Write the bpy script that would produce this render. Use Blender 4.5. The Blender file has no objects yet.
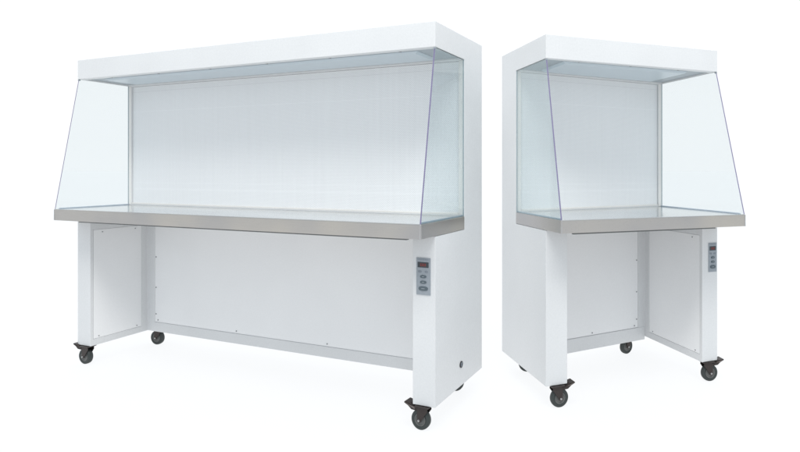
import bpy, bmesh, math, random
from mathutils import Vector, Matrix
random.seed(4)
S = bpy.context.scene
C = S.collection
CAST = 0.105          # height of the casters under the cabinets
H = 1.6               # cabinet height above its casters

WORLD, ZENITH, FLANK, BACK = 1.04, .80, -.70, .68
# ------------------------------------------------------------ materials
def nodes(name):
    m = bpy.data.materials.new(name); m.use_nodes = True
    nt = m.node_tree
    return m, nt, nt.nodes, nt.links, nt.nodes['Principled BSDF']

def powder(name, col, rough=.42, bump=.10, spec=.5, var=.03):
    m, nt, N, L, b = nodes(name)
    tc = N.new('ShaderNodeTexCoord')
    n1 = N.new('ShaderNodeTexNoise'); n1.inputs['Scale'].default_value = 110; n1.inputs['Detail'].default_value = 4
    n2 = N.new('ShaderNodeTexNoise'); n2.inputs['Scale'].default_value = 3.1; n2.inputs['Detail'].default_value = 3
    n3 = N.new('ShaderNodeTexNoise'); n3.inputs['Scale'].default_value = 420; n3.inputs['Detail'].default_value = 1
    for n in (n1, n2, n3): L.new(tc.outputs['Object'], n.inputs['Vector'])
    mx = N.new('ShaderNodeMath'); mx.operation = 'ADD'
    L.new(n1.outputs['Fac'], mx.inputs[0]); L.new(n2.outputs['Fac'], mx.inputs[1])
    r = N.new('ShaderNodeMapRange'); r.inputs['From Min'].default_value = .7; r.inputs['From Max'].default_value = 1.3
    r.inputs['To Min'].default_value = 1 - var; r.inputs['To Max'].default_value = 1 + var
    L.new(mx.outputs[0], r.inputs['Value'])
    v = N.new('ShaderNodeVectorMath'); v.operation = 'SCALE'; v.inputs[0].default_value = col[:3]
    L.new(r.outputs['Result'], v.inputs['Scale']); L.new(v.outputs['Vector'], b.inputs['Base Color'])
    rr = N.new('ShaderNodeMapRange'); rr.inputs['To Min'].default_value = rough - .06; rr.inputs['To Max'].default_value = rough + .08
    L.new(n2.outputs['Fac'], rr.inputs['Value']); L.new(rr.outputs['Result'], b.inputs['Roughness'])
    b.inputs['Specular IOR Level'].default_value = spec
    ad = N.new('ShaderNodeMath'); ad.operation = 'ADD'
    L.new(n3.outputs['Fac'], ad.inputs[0]); L.new(n1.outputs['Fac'], ad.inputs[1])
    bp = N.new('ShaderNodeBump'); bp.inputs['Strength'].default_value = bump; bp.inputs['Distance'].default_value = .0012
    L.new(ad.outputs[0], bp.inputs['Height']); L.new(bp.outputs['Normal'], b.inputs['Normal'])
    return m

def plain(name, col, rough=.5, metal=0, spec=.5, emis=None, es=0):
    m, nt, N, L, b = nodes(name)
    tc = N.new('ShaderNodeTexCoord'); n = N.new('ShaderNodeTexNoise'); n.inputs['Scale'].default_value = 90
    n.inputs['Detail'].default_value = 3; L.new(tc.outputs['Object'], n.inputs['Vector'])
    r = N.new('ShaderNodeMapRange'); r.inputs['To Min'].default_value = .86; r.inputs['To Max'].default_value = 1.14
    L.new(n.outputs['Fac'], r.inputs['Value'])
    v = N.new('ShaderNodeVectorMath'); v.operation = 'SCALE'; v.inputs[0].default_value = col[:3]
    L.new(r.outputs['Result'], v.inputs['Scale']); L.new(v.outputs['Vector'], b.inputs['Base Color'])
    b.inputs['Roughness'].default_value = rough; b.inputs['Metallic'].default_value = metal
    b.inputs['Specular IOR Level'].default_value = spec
    if emis:
        b.inputs['Emission Color'].default_value = (*emis, 1); b.inputs['Emission Strength'].default_value = es
    return m

def steel(name, col, rough, grain=1, tone=.07):
    m, nt, N, L, b = nodes(name)
    tc = N.new('ShaderNodeTexCoord')
    mp = N.new('ShaderNodeMapping'); mp.inputs['Scale'].default_value = (1.2, 160, 160)   # brushed along the width
    L.new(tc.outputs['Object'], mp.inputs['Vector'])
    n = N.new('ShaderNodeTexNoise'); n.inputs['Scale'].default_value = 6; n.inputs['Detail'].default_value = 5
    L.new(mp.outputs['Vector'], n.inputs['Vector'])
    w = N.new('ShaderNodeTexNoise'); w.inputs['Scale'].default_value = 2.2; w.inputs['Detail'].default_value = 2
    L.new(tc.outputs['Object'], w.inputs['Vector'])
    r = N.new('ShaderNodeMapRange'); r.inputs['To Min'].default_value = rough - .06; r.inputs['To Max'].default_value = rough + .1
    L.new(n.outputs['Fac'], r.inputs['Value']); L.new(r.outputs['Result'], b.inputs['Roughness'])
    cr = N.new('ShaderNodeMix'); cr.data_type = 'RGBA'
    cr.inputs['A'].default_value = (col[0]*(1-tone), col[1]*(1-tone*.9), col[2]*(1-tone*.6), 1); cr.inputs['B'].default_value = (col[0]*(1+tone), col[1]*(1+tone*.7), col[2]*(1+tone*.1), 1)
    wr = N.new('ShaderNodeMapRange'); wr.inputs['From Min'].default_value = .3; wr.inputs['From Max'].default_value = .7; L.new(w.outputs['Fac'], wr.inputs['Value']); L.new(wr.outputs['Result'], cr.inputs['Factor']); L.new(cr.outputs['Result'], b.inputs['Base Color'])
    b.inputs['Metallic'].default_value = 1
    b.inputs['Anisotropic'].default_value = .5
    bp = N.new('ShaderNodeBump'); bp.inputs['Strength'].default_value = .06*grain; bp.inputs['Distance'].default_value = .001
    L.new(n.outputs['Fac'], bp.inputs['Height']); L.new(bp.outputs['Normal'], b.inputs['Normal'])
    return m

def filter_mat():
    # white diffuser sheet with a fine grid of punched holes
    m, nt, N, L, b = nodes('perforated_white_diffuser')
    tc = N.new('ShaderNodeTexCoord'); sp = N.new('ShaderNodeSeparateXYZ'); L.new(tc.outputs['Object'], sp.inputs[0])
    def mth(op, a, bb=None):
        n = N.new('ShaderNodeMath'); n.operation = op
        for i, q in enumerate((a, bb)):
            if q is None: continue
            if isinstance(q, (int, float)): n.inputs[i].default_value = q
            else: L.new(q, n.inputs[i])
        return n.outputs[0]
    P = .0102
    def cell(o, off=0):
        f = mth('FRACT', mth('ADD', mth('DIVIDE', o, P), off)); return mth('POWER', mth('SUBTRACT', f, .5), 2)
    def holes(off):
        d = mth('ADD', cell(sp.outputs['X'], off), cell(sp.outputs['Z'], off)); return mth('LESS_THAN', d, .035)
    h = mth('MAXIMUM', holes(0), holes(.5))
    mp = N.new('ShaderNodeMapping'); mp.inputs['Scale'].default_value = (14, 1, .55); L.new(tc.outputs['Object'], mp.inputs['Vector'])
    n = N.new('ShaderNodeTexNoise'); n.inputs['Scale'].default_value = 5; n.inputs['Detail'].default_value = 5; L.new(mp.outputs['Vector'], n.inputs['Vector'])
    r = N.new('ShaderNodeMapRange'); r.inputs['To Min'].default_value = .972; r.inputs['To Max'].default_value = 1.028
    L.new(n.outputs['Fac'], r.inputs['Value'])
    g = mth('MULTIPLY', r.outputs['Result'], mth('SUBTRACT', 1, mth('MULTIPLY', h, .22)))
    for zz, ww, amp in ((1.335, .0022, .035), (.905, .0035, .018), (.868, .006, .022), (1.455, .0016, -.08)):   # thin lighter and darker lines across the sheet
        d = mth('ABSOLUTE', mth('SUBTRACT', sp.outputs['Z'], zz + CAST)); g = mth('ADD', g, mth('MULTIPLY', mth('LESS_THAN', d, ww), amp))
    v = N.new('ShaderNodeVectorMath'); v.operation = 'SCALE'; v.inputs[0].default_value = FILTER
    L.new(g, v.inputs['Scale']); L.new(v.outputs['Vector'], b.inputs['Base Color'])
    b.inputs['Roughness'].default_value = .45
    bp = N.new('ShaderNodeBump'); bp.inputs['Strength'].default_value = .12; bp.inputs['Distance'].default_value = .001
    bp.invert = True
    L.new(h, bp.inputs['Height']); L.new(bp.outputs['Normal'], b.inputs['Normal'])
    return m

def glass_mat():
    m, nt, N, L, b = nodes('clear_acrylic_sheet')
    N.remove(b); out = N['Material Output']
    t = N.new('ShaderNodeBsdfTransparent'); t.inputs['Color'].default_value = (.926, .947, .951, 1)
    g = N.new('ShaderNodeBsdfGlossy'); g.inputs['Roughness'].default_value = .02; g.inputs['Color'].default_value = (.9, 1, 1, 1)
    lw = N.new('ShaderNodeLayerWeight'); lw.inputs['Blend'].default_value = .5      # Schlick reflectance, the same from either side
    pw = N.new('ShaderNodeMath'); pw.operation = 'POWER'; pw.inputs[1].default_value = 5; L.new(lw.outputs['Facing'], pw.inputs[0])
    fr = N.new('ShaderNodeMath'); fr.operation = 'MULTIPLY_ADD'; fr.inputs[1].default_value = .9; fr.inputs[2].default_value = .025; L.new(pw.outputs[0], fr.inputs[0])
    mx = N.new('ShaderNodeMixShader'); L.new(fr.outputs[0], mx.inputs[0]); L.new(t.outputs[0], mx.inputs[1]); L.new(g.outputs[0], mx.inputs[2])
    L.new(mx.outputs[0], out.inputs['Surface'])
    return m

PAINT = (.685, .695, .702)
FILTER = (.835, .848, .858)
M = dict(
    paint=powder('white_powder_coat', PAINT, .40, .24, var=.035),
    panel=powder('white_painted_sheet', (.835, .84, .845), .30, .05, var=.02),
    flange=powder('warm_white_flange', (.80, .785, .76), .4, .04),
    filt=filter_mat(),
    steel=steel('brushed_stainless_dimmed', (.47, .463, .455), .28, 1, .15),  # rim steel, with dim, streaky reflections put into its colour
    tray=steel('stainless_top_brightened', (.74, .755, .76), .17, 0, .02),  # same steel, colour lifted for the filter's reflection in the top
    glass=glass_mat(),
    edge=plain('violet_tinted_acrylic_edge', (.20, .18, .30), .25),
    edge2=plain('blue_grey_acrylic_edge', (.40, .46, .49), .25),
    strip=plain('pale_blue_strip', (.42, .48, .54), .3),
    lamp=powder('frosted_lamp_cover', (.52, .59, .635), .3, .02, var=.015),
    shade_grey=plain('dark_shade_grey', (.17, .18, .18), .6),
    screw=plain('dull_steel_screw', (.24, .25, .26), .35, .5),
    rubber=plain('dark_grey_rubber', (.030, .038, .037), .55),
    hub=plain('worn_grey_hub', (.105, .108, .105), .45),
    fork=plain('dark_brown_steel', (.045, .036, .034), .38, .5),
    black=plain('black_plastic', (.015, .015, .02), .35),
    ceiling_shade=powder('grey_blue_ceiling_shade', (.36, .405, .435), .4, .04),
    pale=plain('light_grey_plate', (.29, .325, .36), .4),
    head=plain('grey_print', (.22, .25, .29), .5),
    screen=plain('dark_display_window', (.03, .04, .05), .2),
    button=plain('blue_grey_button', (.085, .115, .135), .4),
    key=plain('pale_key', (.30, .33, .36), .4),
    led=plain('red_segment', (.20, .02, .012), .4, emis=(.9, .10, .06), es=.06),
    bolt=plain('bright_axle_bolt', (.5, .5, .5), .3, 1),
)

# ------------------------------------------------------------ mesh helpers
def box(bm, x0, x1, y0, y1, z0, z1):
    r = bmesh.ops.create_cube(bm, size=1)
    for v in r['verts']:
        v.co = Vector((x0 + (v.co.x+.5)*(x1-x0), y0 + (v.co.y+.5)*(y1-y0), z0 + (v.co.z+.5)*(z1-z0)))
    return r['verts']
def cyl(bm, c, r, h, axis='Y', seg=20, rx=None):
    q = bmesh.ops.create_cone(bm, cap_ends=True, segments=seg, radius1=r, radius2=r, depth=h)
    R = {'Y': Matrix.Rotation(math.pi/2, 4, 'X'), 'X': Matrix.Rotation(math.pi/2, 4, 'Y'), 'Z': Matrix()}[axis]
    for v in q['verts']:
        if rx: v.co.x *= rx
        v.co = R @ v.co + Vector(c)
    return q['verts']
def prism(bm, pts, axis, a, b):
    def P(p, t):
        return {'X': (t, p[0], p[1]), 'Y': (p[0], t, p[1]), 'Z': (p[0], p[1], t)}[axis]
    A = [bm.verts.new(P(p, a)) for p in pts]; B = [bm.verts.new(P(p, b)) for p in pts]
    bm.faces.new(A); bm.faces.new(B[::-1])
    for i in range(len(pts)):
        j = (i+1) % len(pts); bm.faces.new((A[j], A[i], B[i], B[j]))
    bmesh.ops.recalc_face_normals(bm, faces=bm.faces)
def lathe(bm, prof, axis_c, seg=36):
    # prof: (radius, y); spun round the local Y axis
    rings = []
    for k in range(seg):
        a = 2*math.pi*k/seg
        rings.append([bm.verts.new((axis_c[0]+r*math.cos(a), axis_c[1]+y, axis_c[2]+r*math.sin(a))) for r, y in prof])
    n = len(prof)
    for k in range(seg):
        A, B = rings[k], rings[(k+1) % seg]
        for i in range(n):
            j = (i+1) % n; bm.faces.new((A[i], A[j], B[j], B[i]))
    bmesh.ops.recalc_face_normals(bm, faces=bm.faces)

class Ctx: warp = None
def mk(name, bm, mat, parent=None, bevel=0, seg=2, smooth=False, z=CAST, warp=True):
    for v in bm.verts:
        if warp and Ctx.warp: v.co.y = Ctx.warp(v.co.x, v.co.y)
        v.co.z += z
    me = bpy.data.meshes.new(name); bm.to_mesh(me); bm.free()
    for mm in (mat if isinstance(mat, list) else [mat]): me.materials.append(mm)
    o = bpy.data.objects.new(name, me); C.objects.link(o); o.parent = parent
    if smooth: me.shade_smooth()
    if bevel:
        b = o.modifiers.new('bevel', 'BEVEL'); b.width = bevel; b.segments = seg; b.limit_method = 'ANGLE'; b.angle_limit = .6
        b.harden_normals = False
    return o
def cutter(bmf):
    bm = bmesh.new(); bmf(bm); me = bpy.data.meshes.new('cut'); bm.to_mesh(me); bm.free()
    o = bpy.data.objects.new('cut', me); C.objects.link(o); return o
def carved(bm, cuts):
    """boolean-difference a list of boxes from bm, return a fresh bmesh"""
    me = bpy.data.meshes.new('tmp'); bm.to_mesh(me); bm.free()
    o = bpy.data.objects.new('tmp', me); C.objects.link(o); cs = []
    for c in cuts:
        k = cutter(lambda b, c=c: box(b, *c)); cs.append(k)
        m = o.modifiers.new('b', 'BOOLEAN'); m.operation = 'DIFFERENCE'; m.solver = 'EXACT'; m.object = k
    bpy.context.view_layer.update()
    dg = bpy.context.evaluated_depsgraph_get(); ev = o.evaluated_get(dg)
    out = bmesh.new(); out.from_mesh(ev.to_mesh())
    for k in cs + [o]: bpy.data.objects.remove(k, do_unlink=True)
    return out

# ------------------------------------------------------------ caster
WR = .0435
def make_caster(parent, brake, rz):
    """origin at the mounting plate; wheel rolls along local x, brake pedal reaches to -x"""
    e = bpy.data.objects.new('caster', None); C.objects.link(e); e.parent = parent; e.empty_display_size = .05
    e.rotation_euler = (0, 0, rz)
    ax = -.014; az = -(CAST - WR)
    k = dict(z=0, warp=False)
    bm = bmesh.new(); box(bm, -.033, .033, -.026, .026, -.0055, -.0015)
    for sx in (-1, 1):
        for sy in (-1, 1): cyl(bm, (sx*.026, sy*.019, -.0068), .004, .003, 'Z', 6)
    mk('mount_plate', bm, M['fork'], e, .001, **k)
    bm = bmesh.new(); cyl(bm, (-.004, 0, -.0062), .019, .0035, 'Z', 24); box(bm, -.022, .024, -.0180, .0180, -.0100, -.0070)
    for s in (-1, 1):
        y0, y1 = (.0155, .018) if s > 0 else (-.018, -.0155)
        prism(bm, [(-.022, -.009), (.024, -.009), (.026, -.020), (ax+.011, az+.002), (ax+.006, az-.009), (ax-.005, az-.010), (ax-.011, az-.003), (-.024, -.024)], 'Y', y0, y1)
    mk('fork', bm, M['fork'], e, .0008, **k)
    bm = bmesh.new()
    lathe(bm, [(.0265, -.0105), (WR-.004, -.0125), (WR-.0012, -.010), (WR, -.004), (WR, .004), (WR-.0012, .010), (WR-.004, .0125), (.0265, .0105)], (ax, 0, az), 48)
    w = mk('wheel', bm, M['rubber'], e, 0, smooth=True, **k)
    bm = bmesh.new()
    lathe(bm, [(.004, -.0125), (.010, -.0125), (.012, -.009), (.021, -.0085), (.0235, -.0112), (.0268, -.0110), (.0268, .0110), (.0235, .0112), (.021, .0085), (.012, .009), (.010, .0125), (.004, .0125)], (ax, 0, az), 40)
    mk('hub', bm, M['hub'], e, 0, smooth=False, **k)
    bm = bmesh.new(); cyl(bm, (ax, 0, az), .0052, .044, 'Y', 6); cyl(bm, (ax, 0, az), .0035, .049, 'Y', 12)
    mk('axle_bolt', bm, M['bolt'], e, .0005, **k)
    if brake:
        bm = bmesh.new()
        prism(bm, [(-.020, -.012), (-.042, -.009), (-.060, .004), (-.084, .009), (-.087, .003), (-.066, -.007), (-.050, -.020), (-.024, -.026)], 'Y', -.0150, .0150)
        for v in bm.verts:
            if v.co.x < -.05: v.co.y *= 1.5
        mk('brake_pedal', bm, M['fork'], e, .002, **k)
    return e
def copy_part(src, parent):
    c = src.copy(); C.objects.link(c); c.parent = parent
    for ch in list(src.children):
        d = ch.copy(); C.objects.link(d); d.parent = c
    return c

# ------------------------------------------------------------ bench
proto = {}
def bench(name, label, loc, yaw, W, D, c, p, o, tt, tb, w, wr, q, k, casters, ctrl, inlet, flip):
    root = bpy.data.objects.new(name, None); C.objects.link(root); root.empty_display_size = .2
    root.location = loc; root.rotation_euler = (0, 0, yaw)
    root['label'] = label; root['category'] = 'clean bench'
    Ctx.warp = (lambda x, y: y*(1 + k*(x/W - .5))) if k else None
    zc = H - c
    fx0, fx1 = .030, W - .030                       # filter opening
    fz0, fz1 = tt + .006, zc - .004
    # --- cabinet shell: C profile extruded over the whole width, knee space and shallow pockets cut out
    bm = bmesh.new()
    prism(bm, [(0, 0), (D, 0), (D, H), (0, H), (0, zc), (p, zc), (p, tb), (0, tb)], 'X', 0, W)
    bx0, bx1, bz0, bz1 = w + .062, W - wr - .050, .058, tb - .012     # back access panel
    ly0, ly1, lz0, lz1 = .016, q - .038, .036, tb - .060            # side access panels
    cuts = [(w, W - wr, -.5, q, -.5, tb),
            (fx0, fx1, p - .1, p + .016, fz0, fz1),
            (.012, W - .012, .034, p - .006, zc - .1, zc + .010),
            (bx0, bx1, q - .05, q + .005, bz0, bz1),
            (w - .004, w + .05, ly0, ly1, lz0, lz1),
            (W - wr - .05, W - wr + .004, ly0, ly1, lz0, lz1)]
    bm = carved(bm, cuts)
    mk('cabinet_body', bm, M['paint'], root, .0022)
    g = .0016
    def screws(pts, axis, parent, r=.0036):
        for (x, y, z) in pts:
            b = bmesh.new(); cyl(b, (x, y, z), r, .003, axis, 10); mk('screw', b, M['screw'], parent)
    # --- access panels
    bm = bmesh.new(); box(bm, bx0+g, bx1-g, q+.0008, q+.0045, bz0+g, bz1-g)
    pn = mk('back_panel', bm, M['panel'], root, .0006, 1)
    n = max(2, round((bx1-bx0)/.62)); pts = []
    for i in range(n+1):
        x = bx0 + .028 + (bx1-bx0-.056)*i/n
        pts += [(x, q, bz0+.014), (x, q, bz1-.014)]
    for z in (.33, .62): pts += [(bx0+.012, q, bz0+(bz1-bz0)*z), (bx1-.012, q, bz0+(bz1-bz0)*z)]
    pts += [(bx0+.012, q, bz0+.05), (bx1-.012, q, bz0+.05)]
    screws(pts, 'Y', pn)
    for a, s in ((w, -1), (W - wr, 1)):
        bm = bmesh.new()
        x0, x1 = (a-.0038, a-.0006) if s < 0 else (a+.0006, a+.0038)
        box(bm, x0, x1, ly0+g, ly1-g, lz0+g, lz1-g)
        sp = mk('side_panel', bm, M['panel'], root, .0006, 1)
        screws([(a, y, lz1-.016) for y in (ly0+.05, ly1-.04)] + [(a, y, lz0+.012) for y in (ly0+.03, ly1-.03)], 'X', sp, .003)
    # --- filter diffuser behind its flange
    bm = bmesh.new(); box(bm, fx0+.001, fx1-.001, p+.008, p+.0155, fz0+.001, fz1-.001)
    ff = mk('filter_face', bm, M['filt'], root, .001, 1)
    for a, b_ in ((.0085, fx0-.001), (fx1+.001, W-.0085)):
        bm = bmesh.new(); box(bm, a, b_, p-.0022, p-.0002, tt+.002, zc-.002)
        mk('filter_flange', bm, M['flange'], root, .0006, 1)
    bm = bmesh.new(); box(bm, fx0+.002, fx1-.002, p+.001, p+.0078, fz0-.001+.0012, fz0+.009)
    mk('filter_ledge', bm, M['flange'], root, .001, 1)
    # sheet added under the canopy, its grey-blue stands for the ceiling's shade
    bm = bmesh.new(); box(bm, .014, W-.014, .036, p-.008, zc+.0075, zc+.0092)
    mk('canopy_shade_sheet', bm, M['ceiling_shade'], root)
    # --- dark strip added for the shade line under the tray, and a rail along the foot of the back panel
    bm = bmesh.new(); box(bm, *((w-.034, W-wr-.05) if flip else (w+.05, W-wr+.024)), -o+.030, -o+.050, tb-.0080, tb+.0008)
    mk('shade_strip', bm, M['shade_grey'], root, .0006, 1)
    if flip:
        bm = bmesh.new(); box(bm, w+.0005, W-wr-.0005, q-.0014, q+.03, -.018, bz0-.0005)
        mk('foot_rail', bm, M['paint'], root, .0015)
    # --- lamp cover under the canopy
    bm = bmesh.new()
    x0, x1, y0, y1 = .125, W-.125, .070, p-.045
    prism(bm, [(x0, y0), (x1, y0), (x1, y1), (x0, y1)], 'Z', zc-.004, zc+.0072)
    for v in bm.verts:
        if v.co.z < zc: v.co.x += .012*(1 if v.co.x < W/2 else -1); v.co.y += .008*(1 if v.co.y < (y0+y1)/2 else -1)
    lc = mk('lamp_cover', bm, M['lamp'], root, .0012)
    n = max(2, round(W/.45)); pts = []
    for i in range(n+1):
        x = .20 + (W-.40)*i/n; pts += [(x, .054, zc+.0065), (x + .04, p-.024, zc+.0065)]
    for (x, y, z) in pts:
        b = bmesh.new(); cyl(b, (x, y, z), .0062, .005, 'Z', 12); mk('screw', b, M['black'], lc)
    # --- worktop: folded stainless tray, its front reaching out past the cabinet
    bm = bmesh.new()
    box(bm, -.0010, W+.0010, -o, p-.0012, tb+.0012, tt)
    bm = carved(bm, [(.012, W-.012, -o+.012, p+.1, tb-.1, tb+.030)])   # the fold is open underneath
    wt = mk('worktop', bm, M['steel'], root, .0026, 3)
    bm = bmesh.new(); box(bm, .004, W-.004, -o+.006, p-.004, tt-.001, tt+.0006)
    mk('brightened_top_sheet', bm, M['tray'], wt)
    for x in (.004, W-.004):                                            # welded mitre at the corner
        bm = bmesh.new(); prism(bm, [(x-.0035, tb+.002), (x+.0035, tb+.002), (x+.0012, tt-.002), (x-.0012, tt-.002)], 'Y', -o-.0009, -o+.002)
        mk('corner_weld', bm, M['bolt'], wt, .0004, 1)
    # --- side glass
    for xa in (.0015, W-.0075):
        bm = bmesh.new()
        prism(bm, [(.004, zc+.0), (p-.003, zc+.0), (p-.003, tt+.0008), (-o+.004, tt+.0008)], 'X', xa, xa+.006)
        bm.faces.ensure_lookup_table()
        for f in bm.faces:
            f.normal_update()
            if abs(f.normal.x) > .9: f.material_index = 0
            elif f.normal.y < -.5: f.material_index = 1
            else: f.material_index = 2
        sg = mk('side_glass', bm, [M['glass'], M['edge'], M['edge2']], root)
        xi = xa + .0065 if xa < W/2 else xa - .0065
        bm = bmesh.new(); box(bm, xi, xi+.006, -o+.02, p-.004, tt+.0004, tt+.007) if xa < W/2 else box(bm, xi, xi+.006, -o+.02, p-.004, tt+.0004, tt+.007)
        mk('bottom_strip', bm, M['strip'], sg, .001, 1)
        bm = bmesh.new(); box(bm, xa-.001, xa+.0072, .0005, .010, zc-.008, zc-.0004)
        mk('glass_clip', bm, M['pale'], sg, .001)
    # --- control panel on the right leg
    cx0, cx1, cz0, cz1 = ctrl
    cw, ch = cx1-cx0, cz1-cz0
    X = lambda u: cx0 + u*cw
    Z = lambda v: cz1 - v*ch
    bm = bmesh.new(); box(bm, cx0, cx1, -.003, .001, cz0, cz1)
    cp = mk('control_panel', bm, M['pale'], root, .0012)
    bm = bmesh.new()
    for i in range(11):
        a = .10 + i*.072
        box(bm, X(a), X(a+.045+.015*(i % 2)), -.0036, -.0028, Z(.058), Z(.034))
    mk('header_print', bm, M['head'], cp)
    bm = bmesh.new(); box(bm, X(.10), X(.88), -.0042, -.002, Z(.262), Z(.115))
    ds = mk('display', bm, M['screen'], cp, .0006, 1)
    bm = bmesh.new()
    for d0 in (.30, .52):
        hz, hw = .036, .17
        for (a, b_, c_, d_) in ((0, 1, -1.0, -.78), (0, 1, -.11, .11), (0, 1, .78, 1.0), (0, .2, -1, 1), (.8, 1, -1, 1)):
            box(bm, X(d0+a*hw), X(d0+b_*hw), -.0048-.0001*(a == 0 and b_ == 1), -.0040, Z(.188+d_*hz), Z(.188+c_*hz))
    mk('digits', bm, M['led'], ds)
    for u in (.26, .72):
        bm = bmesh.new(); 
        bm2 = carved_box(X(u-.11), X(u+.11), Z(.395), Z(.345), X(u-.06), X(u+.06), Z(.382), Z(.358))
        bm.free(); mk('indicator_key', bm2, M['head'], cp, .0003, 1)
    for v, rr, rz_ in ((.505, .22, .040), (.655, .22, .040), (.825, .33, .060)):
        bm = bmesh.new()
        m_ = 28; pts = []
        for i in range(m_):
            a = 2*math.pi*i/m_; e = .75
            pts.append((X(.5) + rr*cw*math.copysign(abs(math.cos(a))**e, math.cos(a)), Z(v) + rz_*ch*math.copysign(abs(math.sin(a))**e, math.sin(a))))
        prism(bm, pts, 'Y', -.0052, -.002)
        bt = mk('button', bm, M['button'], cp, .0008)
        bm = bmesh.new(); box(bm, X(.5-rr*.35), X(.5+rr*.35), -.0056, -.0050, Z(v+.008), Z(v-.008)); mk('button_mark', bm, M['key'], bt)
    # --- power inlet low on the outer side
    if inlet:
        y, z = inlet
        bm = bmesh.new(); cyl(bm, (W+.001, y, z), .0150, .006, 'X', 28)
        bm = carved(bm, []) ; pi = mk('power_inlet', bm, M['black'], root, .0012)
        bm = bmesh.new(); cyl(bm, (W+.0035, y, z), .0095, .005, 'X', 20); mk('socket', bm, M['head'], pi, .001)
        bm = bmesh.new()
        for a in range(3):
            t = a*2*math.pi/3 + .4; box(bm, W+.005, W+.0075, y+.0048*math.cos(t)-.0013, y+.0048*math.cos(t)+.0013, z+.0048*math.sin(t)-.0024, z+.0048*math.sin(t)+.0024)
        mk('pin', bm, M['black'], pi)
    # --- casters
    Ctx_w = Ctx.warp
    for (x, y, brake, rz) in casters:
        if brake not in proto:
            cst = proto[brake] = make_caster(root, brake, rz)
        else:
            cst = copy_part(proto[brake], root)
        cst.rotation_euler = (0, 0, rz)
        cst.location = (x, Ctx_w(x, y) if Ctx_w else y, CAST)
    return root

def carved_box(x0, x1, z0, z1, a0, a1, b0, b1):
    bm = bmesh.new(); box(bm, x0, x1, -.0042, -.0025, z0, z1)
    return carved(bm, [(a0, a1, -.01, .01, b0, b1)])

R = math.radians
bench('clean_bench', 'wide white laminar flow clean bench with long stainless worktop, left of the narrower one',
      (-2.3331, 3.1172, 0), -.3776, 2.2575, .4993, .1075, .2908, .1215, .7689, .7082, .108, .106, .336, 0,
      [(2.199, .012, True, R(-4)), (.068, .012, True, R(2)), (.122, .405, False, R(8)), (2.157, .435, False, R(5))],
      (2.170, 2.236, .463, .6175), (.2522, .0979), False)
bench('clean_bench', 'narrow white laminar flow clean bench with short stainless worktop, right of the wide one',
      (.2435, 2.5078, 0), .3658, .9847, .6122, .1103, .3917, .1649, .7662, .7083, .109, .098, .432, .2604,
      [(.058, .012, True, R(180)), (.929, .014, True, R(172)), (.803, .487, False, R(12)), (.106, .53, False, R(165))],
      (.926, .9835-.006, .459, .6080), None, True)

# ------------------------------------------------------------ setting
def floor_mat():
    # white floor with an even glow added to wash out the benches' shadows
    m, nt, N, L, b = nodes('glowing_white_floor_mat')
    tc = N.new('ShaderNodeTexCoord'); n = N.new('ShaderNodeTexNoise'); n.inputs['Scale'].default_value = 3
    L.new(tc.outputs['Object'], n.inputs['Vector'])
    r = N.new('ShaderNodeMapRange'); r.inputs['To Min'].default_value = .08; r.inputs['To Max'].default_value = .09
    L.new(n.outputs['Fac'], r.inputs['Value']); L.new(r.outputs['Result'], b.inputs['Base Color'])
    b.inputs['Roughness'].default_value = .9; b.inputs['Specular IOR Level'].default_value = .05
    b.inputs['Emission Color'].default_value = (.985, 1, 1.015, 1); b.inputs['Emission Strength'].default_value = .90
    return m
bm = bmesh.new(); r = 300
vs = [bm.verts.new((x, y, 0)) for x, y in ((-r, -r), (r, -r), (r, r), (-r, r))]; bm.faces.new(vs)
fl = mk('glowing_white_floor', bm, floor_mat(), None, z=0, warp=False); fl['kind'] = 'structure'

w = bpy.data.worlds.new('World'); S.world = w; w.use_nodes = True
wn, wl = w.node_tree.nodes, w.node_tree.links
bg = wn['Background']
# plain white surround; brighter zones overhead and behind, darker flanks, added to shape light
tc = wn.new('ShaderNodeTexCoord'); sp = wn.new('ShaderNodeSeparateXYZ'); wl.new(tc.outputs['Generated'], sp.inputs[0])
def ramp(sock, a, b, hi):
    r = wn.new('ShaderNodeMapRange'); r.interpolation_type = 'SMOOTHSTEP'
    r.inputs['From Min'].default_value = a; r.inputs['From Max'].default_value = b
    r.inputs['To Min'].default_value = 0; r.inputs['To Max'].default_value = hi
    wl.new(sock, r.inputs['Value']); return r.outputs['Result']
neg = wn.new('ShaderNodeMath'); neg.operation = 'MULTIPLY'; neg.inputs[1].default_value = -1; wl.new(sp.outputs['Y'], neg.inputs[0])
a1 = wn.new('ShaderNodeMath'); a1.operation = 'ADD'; a1.inputs[1].default_value = WORLD
wl.new(ramp(sp.outputs['Z'], .45, .95, ZENITH), a1.inputs[0])
a2 = wn.new('ShaderNodeMath'); a2.operation = 'ADD'
wl.new(a1.outputs[0], a2.inputs[0]); wl.new(ramp(neg.outputs[0], .60, .97, BACK), a2.inputs[1])
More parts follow.
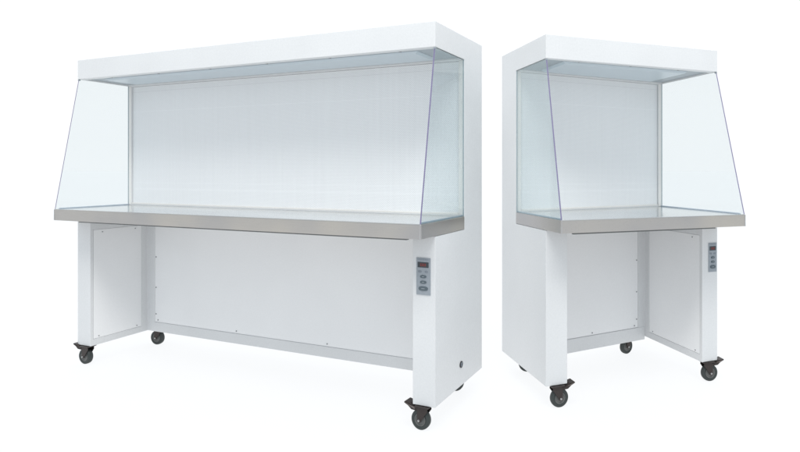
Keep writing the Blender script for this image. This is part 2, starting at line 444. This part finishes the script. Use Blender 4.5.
a3 = wn.new('ShaderNodeMath'); a3.operation = 'ADD'
wl.new(a2.outputs[0], a3.inputs[0]); wl.new(ramp(neg.outputs[0], 0, .35, FLANK), a3.inputs[1])
cm = wn.new('ShaderNodeMix'); cm.data_type = 'RGBA'
cm.inputs['A'].default_value = (.985, 1, 1.015, 1); cm.inputs['B'].default_value = (.90, 1, 1.085, 1)      # bluer light added from above and behind, cooling the shaded faces
cf = wn.new('ShaderNodeMath'); cf.operation = 'MAXIMUM'
wl.new(ramp(sp.outputs['Z'], .45, .8, 1), cf.inputs[0]); wl.new(ramp(neg.outputs[0], 0, .3, 1), cf.inputs[1])
wl.new(cf.outputs[0], cm.inputs['Factor']); wl.new(cm.outputs['Result'], bg.inputs['Color'])
wl.new(a3.outputs[0], bg.inputs['Strength'])

def area(name, loc, target, size, power, col):
    l = bpy.data.lights.new(name, 'AREA'); l.shape = 'RECTANGLE'; l.size, l.size_y = size; l.energy = power; l.color = col
    o = bpy.data.objects.new(name, l); C.objects.link(o); o.location = loc
    o.rotation_euler = (Vector(target) - Vector(loc)).to_track_quat('-Z', 'Y').to_euler()
    o['label'] = 'softbox lamp lighting the benches from the front'
    return o
area('softbox', (-.05, -.5, 6.4), (-.2, 3.0, .9), (4.8, 1.6), 325, (1, .975, .94))

# ------------------------------------------------------------ camera
cam = bpy.data.cameras.new('camera'); co = bpy.data.objects.new('camera', cam); C.objects.link(co)
co.location = (0, 0, .9863 + CAST); co.rotation_euler = (math.pi/2, 0, 0)
cam.sensor_width = 36; cam.lens = 553.8/800*36
cam.shift_x = -(492.14-400)/800; cam.shift_y = -(226-169.2)/800
cam.clip_start = .05; cam.clip_end = 1000
S.camera = co
S.render.resolution_x = 1024; S.render.resolution_y = 579
S.render.engine = 'CYCLES'
S.cycles.max_bounces = 10; S.cycles.diffuse_bounces = 6; S.cycles.transparent_max_bounces = 16
S.view_settings.view_transform = 'Standard'; S.view_settings.look = 'None'
S.view_settings.exposure = 0; S.view_settings.gamma = 1
